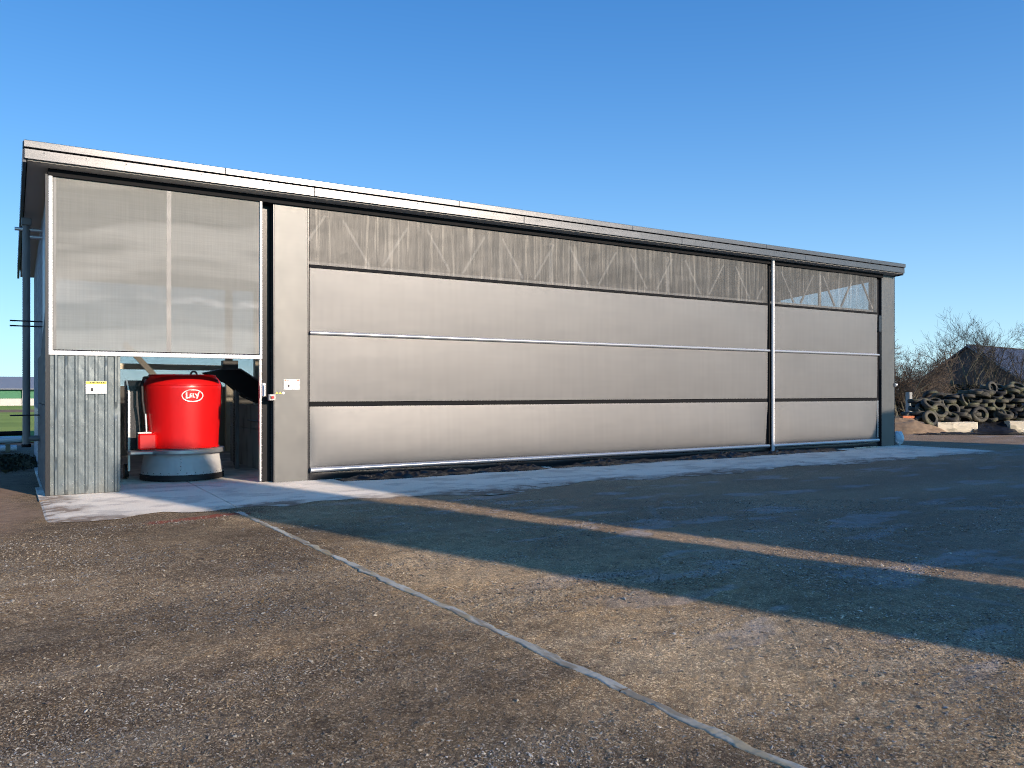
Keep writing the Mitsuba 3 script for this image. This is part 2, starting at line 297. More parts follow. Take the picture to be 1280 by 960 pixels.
# loose chips on the yard, dense near the photographer
def stones():
    N = 260000
    D = 3.3 * (13.5 / 3.3) ** (rng.random(N) ** 0.92)
    u = rng.uniform(-.74, .74, N)
    x = D * FX + u * D * FY + CAM[0]; y = D * FY - u * D * FX + CAM[1]
    dens = meshkit.fbm(np.stack([x * .55, y * 1.1, x * 0], -1), 4, 3)
    keep = (rng.random(N) < np.clip((dens - .34) * 4.2, .10, 1)) & (y < -3.7) & ~((np.abs(x - strip_x(y)) < .08))
    x, y, D = x[keep], y[keep], D[keep]; n = len(x)
    s = rng.lognormal(np.log(0.0042), 0.42, n) * np.clip(D / 6.0, .8, 1.2)
    oc = np.array([[1, 0, 0], [-1, 0, 0], [0, 1, 0], [0, -1, 0], [0, 0, 1], [0, 0, -1.0]])
    of = np.array([[0, 2, 4], [2, 1, 4], [1, 3, 4], [3, 0, 4], [2, 0, 5], [1, 2, 5], [3, 1, 5], [0, 3, 5]])
    v = oc[None] * (1 + rng.uniform(-.35, .35, (n, 6, 1))) + rng.uniform(-.25, .25, (n, 6, 3))
    v = v * np.stack([rng.uniform(.8, 2.0, n), rng.uniform(.6, 1.1, n), rng.uniform(.3, .75, n)], -1)[:, None]
    a, t = rng.uniform(0, 6.28, n), rng.normal(0, .35, n)
    ct, st = np.cos(t)[:, None], np.sin(t)[:, None]
    vx, vy, vz = v[..., 0] * ct - v[..., 2] * st, v[..., 1], v[..., 0] * st + v[..., 2] * ct
    ca, sa = np.cos(a)[:, None], np.sin(a)[:, None]
    v = np.stack([vx * ca - vy * sa, vx * sa + vy * ca, vz], -1) * s[:, None, None]
    z = relief(x, y) + s * .25
    v += np.stack([x, y, z], -1)[:, None]
    f = (of[None] + (np.arange(n) * 6)[:, None, None]).reshape(-1, 3)
    pal = np.array([[.40, .345, .265], [.52, .46, .37], [.25, .195, .13], [.17, .125, .085], [.08, .065, .055], [.30, .21, .11], [.22, .21, .20]])
    warm = meshkit.fbm(np.stack([x * .9, y * 1.5, x * 0 + 4], -1), 3, 8)
    pick = rng.choice(7, n, p=[.20, .12, .24, .23, .08, .07, .06])
    tone = np.where(x < 3, .8, 1.0) * (.5 + .95 * meshkit.fbm(np.stack([x * .4 + 9, y * .8, x * 0 + 2], -1), 3, 15))
    col = pal[pick] * tone[:, None] * rng.uniform(.75, 1.2, (n, 1)) * (1 + (warm[:, None] - .5) * np.array([.5, .2, -.3]))
    return trimesh.Trimesh(v.reshape(-1, 3), f, process=False), np.repeat(col, 6, 0)
def strip_x(y): return 2.92 + 0.0285 * (-3.53 - y)  # the strip runs out from the door, nearly square to the front
sm, sc_ = stones()
single('gravel', sm, 'mat_stone', 'loose pale and brown gravel chips strewn over the yard', 'gravel', kind='stuff', color=sc_)

# fields far behind
struct('grass_field', grid(np.stack(tuple(np.meshgrid(np.linspace(-700, 20, 30), np.linspace(17, 1200, 60), indexing="ij")) + (np.full((30, 60), 0.02),), -1)), 'mat_field', 'green grass field with a bare brown track behind the shed')

# concrete apron in front of the shed, going on as its floor: separate poured bays with open joints
apron = thing('concrete_apron', 'pale concrete slab along the front of the shed, dirty at its edge', None, None, 'structure')
def edge_y(x):
    return -3.15 - 0.5 * (meshkit.fbm(np.stack([x * .8, x * 0, x * 0], -1), 3, 2) - .5) * 2.4 - .3 * np.exp(-((x - 7) / 2) ** 2) + .35 * np.exp(-((x - 1.9) / .35) ** 2)
def slab(x0, x1, yb, n):
    xs = np.linspace(x0, x1, n)
    fr = edge_y(xs)
    top = np.stack([xs, fr, np.full(n, .008)], -1); bk = np.stack([xs, np.full(n, yb), np.full(n, .012)], -1)
    mid = [top * (1 - t) + bk * t for t in (0, .04, .1, .3, .6, 1)]
    for k, m in enumerate(mid): m[:, 2] = [-.006, .004, .010, .012, .012, .012][k]
    P = np.stack(mid, 1)
    if x0 < 1:
        for k, dz in ((0, .03), (1, .012), (2, .008), (3, .005)): P[k, :, 2] -= dz
    sides = [np.stack([P[0], P[0] - [0, 0, .05]], 1), np.stack([P[-1] - [0, 0, .05], P[-1]], 1)]
    return cat(grid(P), [grid(s) for s in sides])
G = 0.02
for x0, x1, yb in ((0.42, 2.985, -0.62), (2.985 + G, 9.0, -0.62), (9.0 + G, 15.0, -0.62), (15.0 + G, 21.0, -0.62), (21.0 + G, 25.1, -0.62)):
    obj('slab', slab(x0, x1, yb, int((x1 - x0) * 22)), 'mat_slab', apron)
for x0, x1, y0, y1 in ((0.42, 2.985, -0.62 + G, 1.55), (2.985 + G, 9.0, -0.62 + G, 1.55), (9.0 + G, 25.1, -0.62 + G, 0.0), (0.5, 3.07, 1.55 + G, 9.4), (3.07 + G, 9.0, 1.55 + G, 9.4)):
    obj('slab', box(x0, x1, y0, y1, -.05, .012, .003), 'mat_slab', apron)
obj('slab', box(9.0 + G, 24.6, G, 9.4, -.05, .0125), 'mat_slab', apron)

# narrow worn strip of concrete edging that crosses the yard
def strip_mesh(y0, y1, n):
    ys = np.linspace(y0, y1, n)
    p = np.stack([ys * 6, ys * 0, ys * 0], -1)
    w0 = .038 + (meshkit.fbm(p, 3, 4) - .5) * .05; w1 = .038 + (meshkit.fbm(p + 50, 3, 6) - .5) * .05
    x = strip_x(ys); z = relief(x, ys) * .6 + .004 + (meshkit.fbm(p * .6, 2, 12) - .5) * .008
    rows = [np.stack([x - w0 - .006, ys, z - .04], -1), np.stack([x - w0, ys, z - .004], -1), np.stack([x - w0 + .008, ys, z], -1), np.stack([x + w1 - .008, ys, z], -1), np.stack([x + w1, ys, z - .004], -1), np.stack([x + w1 + .006, ys, z - .04], -1)]
    return grid(np.stack(rows, 1)[:, ::-1])
kerb = thing('edging_strip', 'narrow pale concrete edging strip crossing the yard from the open door', None, None, 'structure')
ends = [-3.42, -4.9, -6.5, -8.0, -9.35, -10.8, -12.1, -13.4, -14.6]
for a, b in zip(ends[:-1], ends[1:]):
    obj('edging_block', strip_mesh(a, b + .012, 60), 'mat_strip', kerb)

# ------------------------------------------------------------------ the shed
XL, XR, YB = 0.57, 24.76, 9.4
ROOF_F, FALL = 5.92, 0.072                      # roof top at the front edge, fall per metre towards the back
shed = thing('feed_shed', 'long grey open-fronted farm shed with curtain walls and a mono-pitch roof', 'shed')
def roofz(y): return ROOF_F - FALL * (y + 0.4)
def slope_box(x0, x1, y0, y1, t0, t1):
    """sheet between roof heights minus t0 (top) and minus t1 (underside)"""
    m = box(x0, x1, y0, y1, 0, 1)
    v = m.vertices.copy(); v[:, 2] = roofz(v[:, 1]) - np.where(v[:, 2] > .5, t0, t1); m.vertices = v; return m
RX0, RX1 = 0.215, 24.74
roof = obj('roof', slope_box(RX0 + .03, RX1 - .03, -0.33, 9.75, 0.01, 0.12), 'mat_wall', shed)
obj('soffit', slope_box(RX0 + .05, RX1 - .05, -0.32, 9.7, 0.123, 0.30), 'mat_soffit', roof)
JX = [RX0, 5.1, 10.0, 14.9, 19.8, RX1]
for a, b in zip(JX[:-1], JX[1:]):
    obj('fascia', cat(box(a + .003, b - .003, -.372, -.33, 5.635, 5.80, .006), box(a, b, -.33, -.28, 5.635, 5.65)), 'mat_fascia', roof)
for a, b in zip([RX0 - .01, 3.4, 8.3, 13.2, 18.1, 22.9], [3.4, 8.3, 13.2, 18.1, 22.9, RX1 + .01]):
    obj('fascia_cap', box(a + .002, b - .002, -.405, -.32, 5.815, 5.935, .008), 'mat_fascia', roof)
obj('fascia_groove', box(RX0 + .01, RX1 - .01, -.36, -.33, 5.80, 5.815), 'mat_black', roof)
def verge(x0, x1):
    m = slope_box(x0, x1, -.32, 9.8, -.012, .33); return m
obj('verge_trim', verge(RX0 - .02, RX0 + .03), 'mat_verge', roof)
obj('verge_trim', verge(RX1 - .03, RX1 + .012), 'mat_verge', roof)
sc = []
for x in np.arange(.5, 25, .62):
    s = trimesh.creation.icosphere(1, .010); s.apply_translation([x, -.374, 5.76]); sc.append(s)
    if rng.random() < .3:
        s = trimesh.creation.icosphere(1, .010); s.apply_translation([x + .07, -.374, 5.76]); sc.append(s)
obj('screw_heads', cat(sc), 'mat_pipe_grey', roof, kind='stuff')
# black box painting in the shade of the roof overhang under the fascia
obj('overhang_shade_band', box(XL, 24.06, -.06, .22, 5.475, 5.645), 'mat_black', shed)

# side wall on the left: upper sheeting and two stacked plinth panels with a stepped top
def yz_poly(pts, x0, x1):
    m = trimesh.creation.extrude_polygon(Polygon(pts), x1 - x0)
    v = m.vertices.copy(); m.vertices = np.stack([v[:, 2] + x0, v[:, 0], v[:, 1]], -1); m.invert(); m.fix_normals(); return m
sw = obj('side_wall', yz_poly([(.02, 0), (YB, 0), (YB, roofz(YB) - .3), (.02, roofz(.02) - .3)], .585, .66), 'mat_wall', shed)
obj('wall_rib', cat([box(.565, .587, y, y + .06, 1.4, roofz(y) - .35) for y in np.arange(3.2, 9.2, .55)]), 'mat_wall', sw, kind='stuff')
obj('plinth_panel', yz_poly([(0.0, 0), (4.2, 0), (4.2, 1.55), (0.0, 1.55)], .53, .582), 'mat_plinth', sw)
obj('plinth_panel', yz_poly([(0.0, 1.565), (4.2, 1.565), (4.2, 2.5), (2.6, 2.5), (0.0, 3.25)], .532, .582), 'mat_plinth', sw)
obj('corner_trim', box(.525, .60, -.035, -.002, .012, 5.5, .003), 'mat_dark_metal', shed)
bw = obj('back_wall', box(.66, 24.4, YB - .12, YB, 0, 1.95), 'mat_concrete', shed)
obj('wind_mesh', grid(np.array([[[.66, YB - .05, 1.96], [.66, YB - .05, 5.0]], [[24.4, YB - .05, 1.96], [24.4, YB - .05, 5.0]]])), 'mat_back_mesh', bw)
for x in np.arange(5.6, 24, 4.6): obj('post', box(x - .09, x + .09, YB - .35, YB - .14, 0, 5.0), 'mat_interior_beam', bw)
ew = obj('end_wall', cat(yz_poly([(.3, 0), (YB, 0), (YB, 4.1), (.3, 4.1)], 24.42, 24.50), yz_poly([(4.4, 4.1), (YB, 4.1), (YB, 4.95), (4.4, roofz(4.4) - .3)], 24.42, 24.50)), 'mat_cladding', shed)
# inside partition with the dark mesh bay beyond, roof trusses parallel to the front
obj('cross_beam', beam([.7, 6, 2.42], [5.0, 6, 2.40], .12, .14), 'mat_interior_beam', shed)
obj('beam_bracket', box(4.72, 5.1, 5.85, 6.1, 2.30, 2.60, .01), 'mat_pipe_grey', shed)
obj('inner_post', box(5.55, 5.8, 5.9, 6.1, 0, 5.2), 'mat_interior_beam', shed)
obj('brace', beam([2.02, 2.5, 2.80], [2.60, 2.5, 2.13], .07, .11), 'mat_interior_beam', shed)
pw = obj('partition_wall', box(4.82, 4.95, .55, 5.5, .012, .92, .006), 'mat_concrete', shed)
obj('panel', box(4.82, 4.95, .55, 5.5, .932, 1.48, .006), 'mat_concrete', pw)
obj('rail', bar([4.79, .6, 1.12], [4.79, 3.6, 1.12], .018), 'mat_pipe_grey', pw)

# front pillars
def pillar(x0, x1):
    k = obj('pillar', box(x0, x1, 0.0, .34, .0, 5.66, .012), 'mat_pillar', shed)
    obj('pillar_edge', cat(box(x0 - .012, x0 + .004, -.004, .12, .014, 5.6), box(x1 - .004, x1 + .012, -.004, .12, .014, 5.6)), 'mat_dark_metal', k)
    return k
pillar(4.405, 5.09); pillar(24.06, 24.76)
# dark glossy door guide with a bright bolted angle
gd = obj('door_guide', box(4.205, 4.398, .20, .34, .012, 5.6, .004), 'mat_black_gloss', shed)
obj('guide_angle', box(4.178, 4.209, .17, .25, .03, 2.42), 'mat_steel', gd)
b_ = []
for z in np.arange(.15, 2.4, .145):
    s = trimesh.creation.icosphere(1, .011); s.apply_translation([4.225, .197, z]); b_.append(s)
for z in np.arange(2.6, 5.4, .145):
    s = trimesh.creation.icosphere(1, .011); s.apply_translation([4.225, .197, z]); b_.append(s)
obj('bolts', cat(b_), 'mat_steel', gd, kind='stuff')
hd = obj('door_handle', box(4.17, 4.235, -.055, .015, 1.70, 1.96, .01), 'mat_white', shed)
obj('grip', bar([4.20, -.09, 1.72], [4.20, -.09, 1.92], .012), 'mat_steel', hd)

# roll-up door screen over the open bay
ds = obj('door_screen', cat(box(.575, .635, -.05, .03, 2.42, 5.56, .006), box(4.125, 4.17, -.05, .03, 2.42, 5.56, .006)), 'mat_white', shed)
obj('bottom_rail', box(.575, 4.17, -.052, .028, 2.42, 2.497, .006), 'mat_white', ds)
xs, zs = np.linspace(.636, 4.124, 90), np.linspace(2.497, 5.505, 80)
SX, SZ = np.meshgrid(xs, zs, indexing='ij')
bow = .03 * np.sin(np.pi * (SX - .636) / 3.488) * np.sin(np.pi * (SZ - 2.5) / 3.0)
SY = -.012 + bow * .6 + (meshkit.fbm(np.stack([SX * .5, SZ * 2.4, SX * 0], -1), 3, 3) - .5) * .02
obj('mesh_sheet', grid(np.stack([SX, SY, SZ], -1)), 'mat_screen', ds, smooth=True)
obj('seam', grid(np.stack([np.stack([np.full(80, a), SY[46] - .004, zs], -1) for a in (2.45, 2.53)], 0)), 'mat_cloth', ds)
obj('seam', grid(np.stack([np.stack([np.full(80, a), SY[1] - .006, zs], -1) for a in (.65, .69)], 0)), 'mat_cloth', ds)
obj('roller', bar([.62, .06, 5.56], [4.15, .06, 5.56], .07, 16), 'mat_dark_metal', ds)
obj('bottom_seal', box(.64, 4.12, -.02, .0, 2.498, 2.515), 'mat_black', ds)

# corrugated sheet beside the opening
def corrugated():
    pts = []; x = .60; k = 0
    prof = [(0, 0), (.055, 0), (.073, -.032), (.103, -.032), (.121, 0)]
    while x < 1.66:
        for dx, dy in prof:
            if x + dx < 1.672: pts.append((x + dx + rng.normal(0, .001), dy))
        x += .154
    pts.append((1.68, 0)); pts += [(1.683, .0), (1.683, .06)]
    zz = np.linspace(.02, 2.425, 60)
    pp = np.array(pts)
    dent = meshkit.noise(np.stack([np.repeat(pp[:, :1] * 5, 60, 1), np.repeat(zz[None] * 3.5, len(pp), 0), np.zeros((len(pp), 60))], -1), 3)
    Y = pp[:, 1][:, None] - .012 + np.where(pp[:, 1][:, None] < -.01, .028 * np.clip((dent - .72) * 6, 0, 1), 0)
    return grid(np.stack([np.repeat(pp[:, :1], 60, 1), Y, np.repeat(zz[None], len(pp), 0)], -1))
cs = obj('corrugated_sheet', corrugated(), 'mat_corrugated', shed)
obj('edge_post', box(1.63, 1.69, .04, .10, .012, 2.42, .004), 'mat_corrugated', cs)
obj('screws', cat([trimesh.creation.icosphere(1, .009, ).apply_translation([x, -.016, z]) for x in np.arange(.63, 1.6, .154) for z in (.2, 1.2, 2.2)]), 'mat_steel', cs, kind='stuff')

# curtain wall: mesh strip above three cloth sheets, two sections with a slim pipe between
def sheet(x0, x1, z0, z1, belly, slant=(0, 0), y=-.02, seed=0, nx=160, nz=40, wr=.006, pw_=1.0):
    u, v = np.meshgrid(np.linspace(0, 1, nx), np.linspace(0, 1, nz), indexing='ij')
    Xl = x0 + slant[0] * v; Xr = x1 - slant[1] * (1 - v)
    X = Xl + (Xr - Xl) * u; Zz = z0 + (z1 - z0) * v
    edge = np.clip(np.minimum(u * (x1 - x0), (1 - u) * (x1 - x0)) / .8, 0, 1) ** .5
    Y = y - belly * np.sin(np.pi * v ** pw_) ** .8 * edge + (meshkit.fbm(np.stack([X * .9, Zz * 2.0, X * 0 + seed], -1), 3, seed) - .5) * wr
    return grid(np.stack([X, Y, Zz], -1))
def curtain(x0, x1, section):
    cw = obj('curtain_wall', box(x0 - .02, x1 + .02, .07, .12, .25, 5.5), 'mat_black', shed) if False else shed + '__curtain_wall' + ('' if section == 0 else '_001')
    used.add(cw)
    obj('wind_mesh', sheet(x0, x1, 4.345, 5.62, .0, seed=3 + section, y=-.005, nx=int((x1 - x0) * 30), nz=30, wr=.03), 'mat_mesh', cw, smooth=True)
    obj('hem', cat(box(x0, x1, -.035, -.005, 4.275, 4.34, .004)), 'mat_black', cw)
    obj('hem_seam', box(x0, x1 , -.026, -.008, 4.43, 4.445), 'mat_interior_beam', cw) if False else None
    nx = int((x1 - x0) * 14)
    obj('cloth_sheet', sheet(x0, x1, 3.0, 4.275, .012, (0, .03), seed=11 + section, nx=nx), 'mat_cloth', cw, smooth=True)
    obj('cloth_sheet', sheet(x0, x1, 1.59, 2.94, .012, (0, .02), seed=15 + section, nx=nx), 'mat_cloth', cw, smooth=True)
    obj('cloth_sheet', sheet(x0, x1, .27, 1.49, .06, (0, .10), seed=19 + section, nx=nx, pw_=.6), 'mat_cloth', cw, smooth=True)
    obj('middle_tube', bar([x0, -.05, 2.97], [x1 + .03, -.05, 2.97], .036, 16), 'mat_tube', cw, smooth=40)
    obj('seam_strip', box(x0, x1, .005, .02, 1.47, 1.60), 'mat_black', cw)
    obj('bottom_tube', bar([x0, -.06, .225], [x1, -.06, .225], .05, 16), 'mat_tube', cw, smooth=40)
    obj('bottom_flap', sheet(x0, x1, .012, .19, .02, seed=31 + section, y=-.0, nx=nx * 2, nz=8, wr=.05), 'mat_plastic_sheet', cw, smooth=True)
    obj('backing', box(x0, x1, .06, .08, .1, 4.3), 'mat_black', cw)
curtain(5.115, 18.60, 0)
curtain(18.80, 23.80, 1)
obj('upright_pipe', bar([18.73, -.10, .012], [18.73, -.10, 5.64], .046, 16), 'mat_white', shed, smooth=40)
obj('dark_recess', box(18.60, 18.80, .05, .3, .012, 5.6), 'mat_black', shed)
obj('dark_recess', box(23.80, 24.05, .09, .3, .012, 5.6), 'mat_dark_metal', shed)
obj('winch', cat(box(23.86, 24.0, -.04, .085, 3.72, 4.25, .01), bar([23.93, -.02, 2.5], [23.93, -.02, 3.72], .02)), 'mat_dark_metal', shed)
obj('guide_rail', box(23.83, 23.87, -.01, .085, .3, 1.5, .003), 'mat_tube', shed)
# roof truss close behind the mesh strip: zigzag of light angle steel
tr = obj('truss', cat(box(5.1, 24.0, .14, .20, 5.46, 5.52), box(5.1, 24.0, .14, .20, 4.37, 4.43)), 'mat_truss', shed)
for b in np.arange(4.67, 24.4, 1.93):
    for x0, x1 in ((b - .73, b - .16), (b + .73, b + .16)):
        if 5.15 < min(x0, x1) and max(x0, x1) < 23.9:
            obj('truss_web', beam([x0, .165, 5.34], [x1, .165, 4.46], .04, .05), 'mat_truss', tr)
obj('truss_web', beam([5.5, .165, 5.40], [5.14, .165, 4.85], .04, .05), 'mat_truss', tr)
for x in (11.1, 14.9, 21.2): obj('truss_post', box(x, x + .09, .21, .26, 4.3, 5.5), 'mat_truss', tr)

# downpipe held off the left wall by rods
dp = obj('downpipe', bar([.30, 3.0, .74], [.30, 3.0, 5.12], .068, 18), 'mat_pipe_grey', shed, smooth=40)
obj('pipe_cap', box(.21, .39, 2.9, 3.1, 5.12, 5.26, .01), 'mat_pipe_grey', dp)
for z in (5.04, 4.90): obj('pipe_stay', bar([.10 if z > 5 else .36, 3.0, z], [.6, 3.0, z], .035, 10), 'mat_tube', dp)
for z in (3.10, 3.20, 1.32): obj('pipe_bracket', bar([.02, 2.93, z], [.58, 2.93, z], .014, 8), 'mat_dark_metal', dp)
obj('pipe_end', bar([.30, 3.0, .68], [.30, 3.0, .74], .085, 18), 'mat_black', dp)
obj('pipe_branch', bar([.30, 3.0, .85], [.58, 3.0, .85], .06, 14), 'mat_pipe_grey', dp)

# ------------------------------------------------------------------ signs and fittings on the front
def sign(name, label, x0, x1, z0, z1, y, header, seed):
    s = thing(name, label, 'sign')
    obj('board', box(x0, x1, y - .006, y, z0, z1), 'mat_white', s)
    r = np.random.default_rng(seed); W, H = x1 - x0, z1 - z0
    yf = y - .0072
    if header:
        obj('yellow_band', box(x0 + .004, x1 - .004, yf, y - .006, z1 - H * .22, z1 - .004), 'mat_yellow', s)
        obj('heading_lines', cat([box(a, a + r.uniform(.012, .03), yf - .001, yf, z1 - H * .16, z1 - H * .08) for a in np.arange(x0 + W * .2, x1 - W * .15, .034)]), 'mat_ink', s, kind='stuff')
    else:
        obj('corner_mark', cat(box(x0 + .015, x0 + .045, yf, y - .006, z1 - .04, z1 - .012), box(x0 + .07, x0 + .09, yf, y - .006, z1 - .045, z1 - .012)), 'mat_ink_orange', s)
        obj('corner_mark', box(x1 - .055, x1 - .01, yf, y - .006, z1 - .035, z1 - .012), 'mat_ink_orange', s)
    obj('pictogram', box(x0 + W * .24, x0 + W * .35, yf, y - .006, z0 + H * .22, z0 + H * .45), 'mat_ink', s)
    ln = []
    for q in np.linspace(.15, .68, 6):
        a = x0 + W * .42
        while a < x1 - W * .08:
            w = r.uniform(.01, .03); ln.append(box(a, a + w, yf, y - .006, z0 + H * q, z0 + H * q + .006)); a += w + .008
    obj('small_print', cat(ln), 'mat_ink_grey', s, kind='stuff')
sign('notice_sign', 'small white notice with yellow heading band on the corrugated sheet', 1.135, 1.465, 1.755, 1.975, -.047, True, 1)
sign('notice_sign', 'small white notice plate on the grey pillar beside the open door', 4.60, 4.915, 1.83, 2.04, -.002, False, 2)
sw_ = thing('switch_box', 'small pale isolator box with red knob at the pillar edge', 'switch')
obj('housing', box(4.30, 4.42, -.075, .045, 1.62, 1.74, .008), 'mat_pale_wall', sw_)
obj('red_knob', bar([4.36, -.10, 1.68], [4.36, -.075, 1.68], .028, 16), 'mat_red', sw_)
obj('indicator', box(4.315, 4.335, -.077, -.075, 1.65, 1.71), 'mat_ink', sw_)
for i, x in enumerate((4.465, 4.53)):
    m = trimesh.creation.extrude_polygon(Polygon([(-.03, 0), (.03, 0), (0, .05)]), .002)
    m.apply_transform(trimesh.transformations.rotation_matrix(np.pi / 2, [1, 0, 0])); m.apply_translation([x, -.001, 1.745])
    single('warning_sticker', m, 'mat_yellow', ['yellow triangle warning sticker on the pillar, next to the switch box', 'yellow triangle warning sticker on the pillar, next to the white round sticker'][i], 'sticker')
single('round_sticker', bar([4.595, -.003, 1.765], [4.595, -.001, 1.765], .026, 20), 'mat_white', 'white round sticker on the grey pillar below the notice', 'sticker')
ph = thing('wall_fitting', 'small pale tap fitting on the right end of the far pillar', 'fitting')
obj('body', bar([24.74, -.03, 2.0], [24.86, -.03, 2.02], .03, 10), 'mat_white', ph)
obj('plate', box(24.72, 24.75, -.07, -.002, 1.95, 2.07), 'mat_steel', ph)

# ------------------------------------------------------------------ the feed mixing machine
mc = np.array([3.045, 1.87, 0.012])
MS = .905                                       # girth
mx = thing('feed_machine', 'tall red round feed mixing robot with pale skirt standing in the open door bay', 'machine')
def at_m(mesh): mesh.apply_scale([MS, MS, 1]); mesh.apply_translation(mc); return mesh
tank = obj('tank', at_m(lathe([(0, .64), (.74, .64), (.772, .66), (.775, .70), (.79, .9), (.815, 1.25), (.838, 1.6), (.852, 1.84), (.853, 1.89), (.84, 1.935), (.79, 2.02), (.725, 2.085), (.70, 2.10), (.685, 2.095), (.66, 2.0), (0, 1.9)], 96)), 'mat_red', mx, smooth=35)
obj('rim', at_m(lathe([(.70, 2.093), (.715, 2.10), (.715, 2.118), (.70, 2.126), (.685, 2.118), (.685, 2.10), (.70, 2.093)], 96)), 'mat_red', tank, smooth=True)
obj('shoulder_seam', at_m(lathe([(.853, 1.893), (.859, 1.897), (.859, 1.907), (.848, 1.912), (.84, 1.90), (.853, 1.893)], 96)), 'mat_red', tank, smooth=True)
obj('foot_flange', at_m(lathe([(.772, .645), (.80, .645), (.80, .665), (.774, .672), (.76, .66), (.772, .645)], 96)), 'mat_red', tank, smooth=30)
obj('bumper_ring', at_m(lathe([(.76, .535), (.895, .535), (.91, .55), (.91, .61), (.895, .628), (.76, .635), (.76, .535)], 96)), 'mat_galv', mx, smooth=35)
sk = obj('skirt', at_m(lathe([(.70, .534), (.795, .534), (.80, .525), (.872, .15), (.872, .125), (.80, .125)], 96)), 'mat_skirt', mx, smooth=35)
dirv = lambda a: np.array([math.cos(a), math.sin(a), 0])
sm_ = []
for a in np.arange(-2.9, -.1, .21): sm_.append(trimesh.creation.icosphere(1, .009).apply_translation(mc + dirv(a) * .872 * MS + [0, 0, .165]))
for z in (.23, .30, .37, .44, .50): sm_.append(trimesh.creation.icosphere(1, .009).apply_translation(mc + dirv(-1.78) * (.80 + (.525 - z) / .375 * .072) * MS + [0, 0, z]))
obj('rivets', cat(sm_), 'mat_ink', sk, kind='stuff')
obj('rubber_edge', at_m(lathe([(.80, .126), (.878, .126), (.89, .115), (.89, .012), (.80, .012)], 96)), 'mat_rubber', mx, smooth=35)
# emblem: white oval ring and letters bent round the tank
def on_tank(mesh, ac, zc, off):
    v = mesh.vertices.copy()
    zz = zc + v[:, 1]
    r = np.interp(zz, [.7, .9, 1.25, 1.6, 1.84], [.775, .79, .815, .838, .852]) * MS + off + v[:, 2]
    a = ac + v[:, 0] / .78
    mesh.vertices = np.stack([mc[0] + r * np.cos(a), mc[1] + r * np.sin(a), mc[2] + zz], -1); return mesh
AE, ZE = math.atan2(-.83, .07), 1.70
def oval(a, b, t):
    o = [(a * math.cos(k), b * math.sin(k)) for k in np.linspace(0, 2 * np.pi, 72, endpoint=False)]
    i = [((a - t) * math.cos(k), (b - t) * math.sin(k)) for k in np.linspace(0, 2 * np.pi, 72, endpoint=False)]
    return trimesh.creation.extrude_polygon(Polygon(o, [i]), .003)
em = obj('emblem', on_tank(oval(.215, .128, .022), AE, ZE, .002), 'mat_white', tank)
L = .125
def poly(*p): return trimesh.creation.extrude_polygon(Polygon(p), .003)
lets = [poly((-.135, -.062), (-.055, -.048), (-.055, -.020), (-.105, -.030), (-.108, .068), (-.135, .066)),
        poly((-.062, -.040), (-.015, -.030), (-.015, -.014), (-.042, -.018), (-.042, -.005), (-.018, -.003), (-.018, .011), (-.042, .012), (-.042, .026), (-.015, .030), (-.015, .046), (-.062, .040)),
        poly((-.005, -.036), (.045, -.044), (.045, -.020), (.018, -.018), (.018, .044), (-.005, .046)),
        poly((.066, -.060), (.096, -.064), (.132, .070), (.104, .068), (.086, .014), (.056, .044), (.030, .042), (.074, -.012))]
obj('lettering', on_tank(cat([l.subdivide() for l in lets]), AE, ZE, .002), 'mat_white', em)
# side frame with hose and small red control box on the machine's left
fr = obj('side_frame', cat(box(2.0, 2.28, 1.95, 2.27, .62, 2.02, .01)), 'mat_dark_metal', mx)
obj('frame_edge', cat(box(2.025, 2.065, 1.89, 1.95, .2, 1.78), beam([2.045, 1.92, 1.78], [2.0, 1.92, 2.03], .03, .03)), 'mat_galv', fr)
hp = np.array([[-.06, -.35, 0]]) + np.array([[2.5, 2.15, 2.08], [2.36, 2.05, 2.07], [2.31, 2.0, 1.95], [2.32, 1.98, 1.6], [2.36, 1.98, 1.3], [2.385, 1.98, .93]])
obj('hose', cat([bar(hp[k], hp[k + 1], .028, 10) for k in range(5)]), 'mat_rubber', mx)
obj('hose_rod', bar([2.31, 1.60, 1.35], [2.325, 1.58, .93], .022, 10), 'mat_galv', mx)
cb = obj('control_box', box(2.14, 2.47, 1.27, 1.51, .655, .97, .03), 'mat_red', mx)
obj('lid', box(2.14, 2.38, 1.31, 1.51, .972, .995), 'mat_white', cb)
obj('bumper_corner', box(1.98, 2.40, 1.23, 1.65, .56, .635, .02), 'mat_galv', mx)
obj('wheel', bar([1.99, 2.25, .17], [2.07, 2.25, .17], .15, 20), 'mat_rubber', mx)
le = trimesh.creation.torus(.055, .018, 20, 8); le.apply_transform(trimesh.transformations.rotation_matrix(np.pi / 2, [1, 0, 0]))
le.apply_translation(mc + [.12, -.55, 2.13]); obj('lifting_eye', le, 'mat_dark_metal', mx)

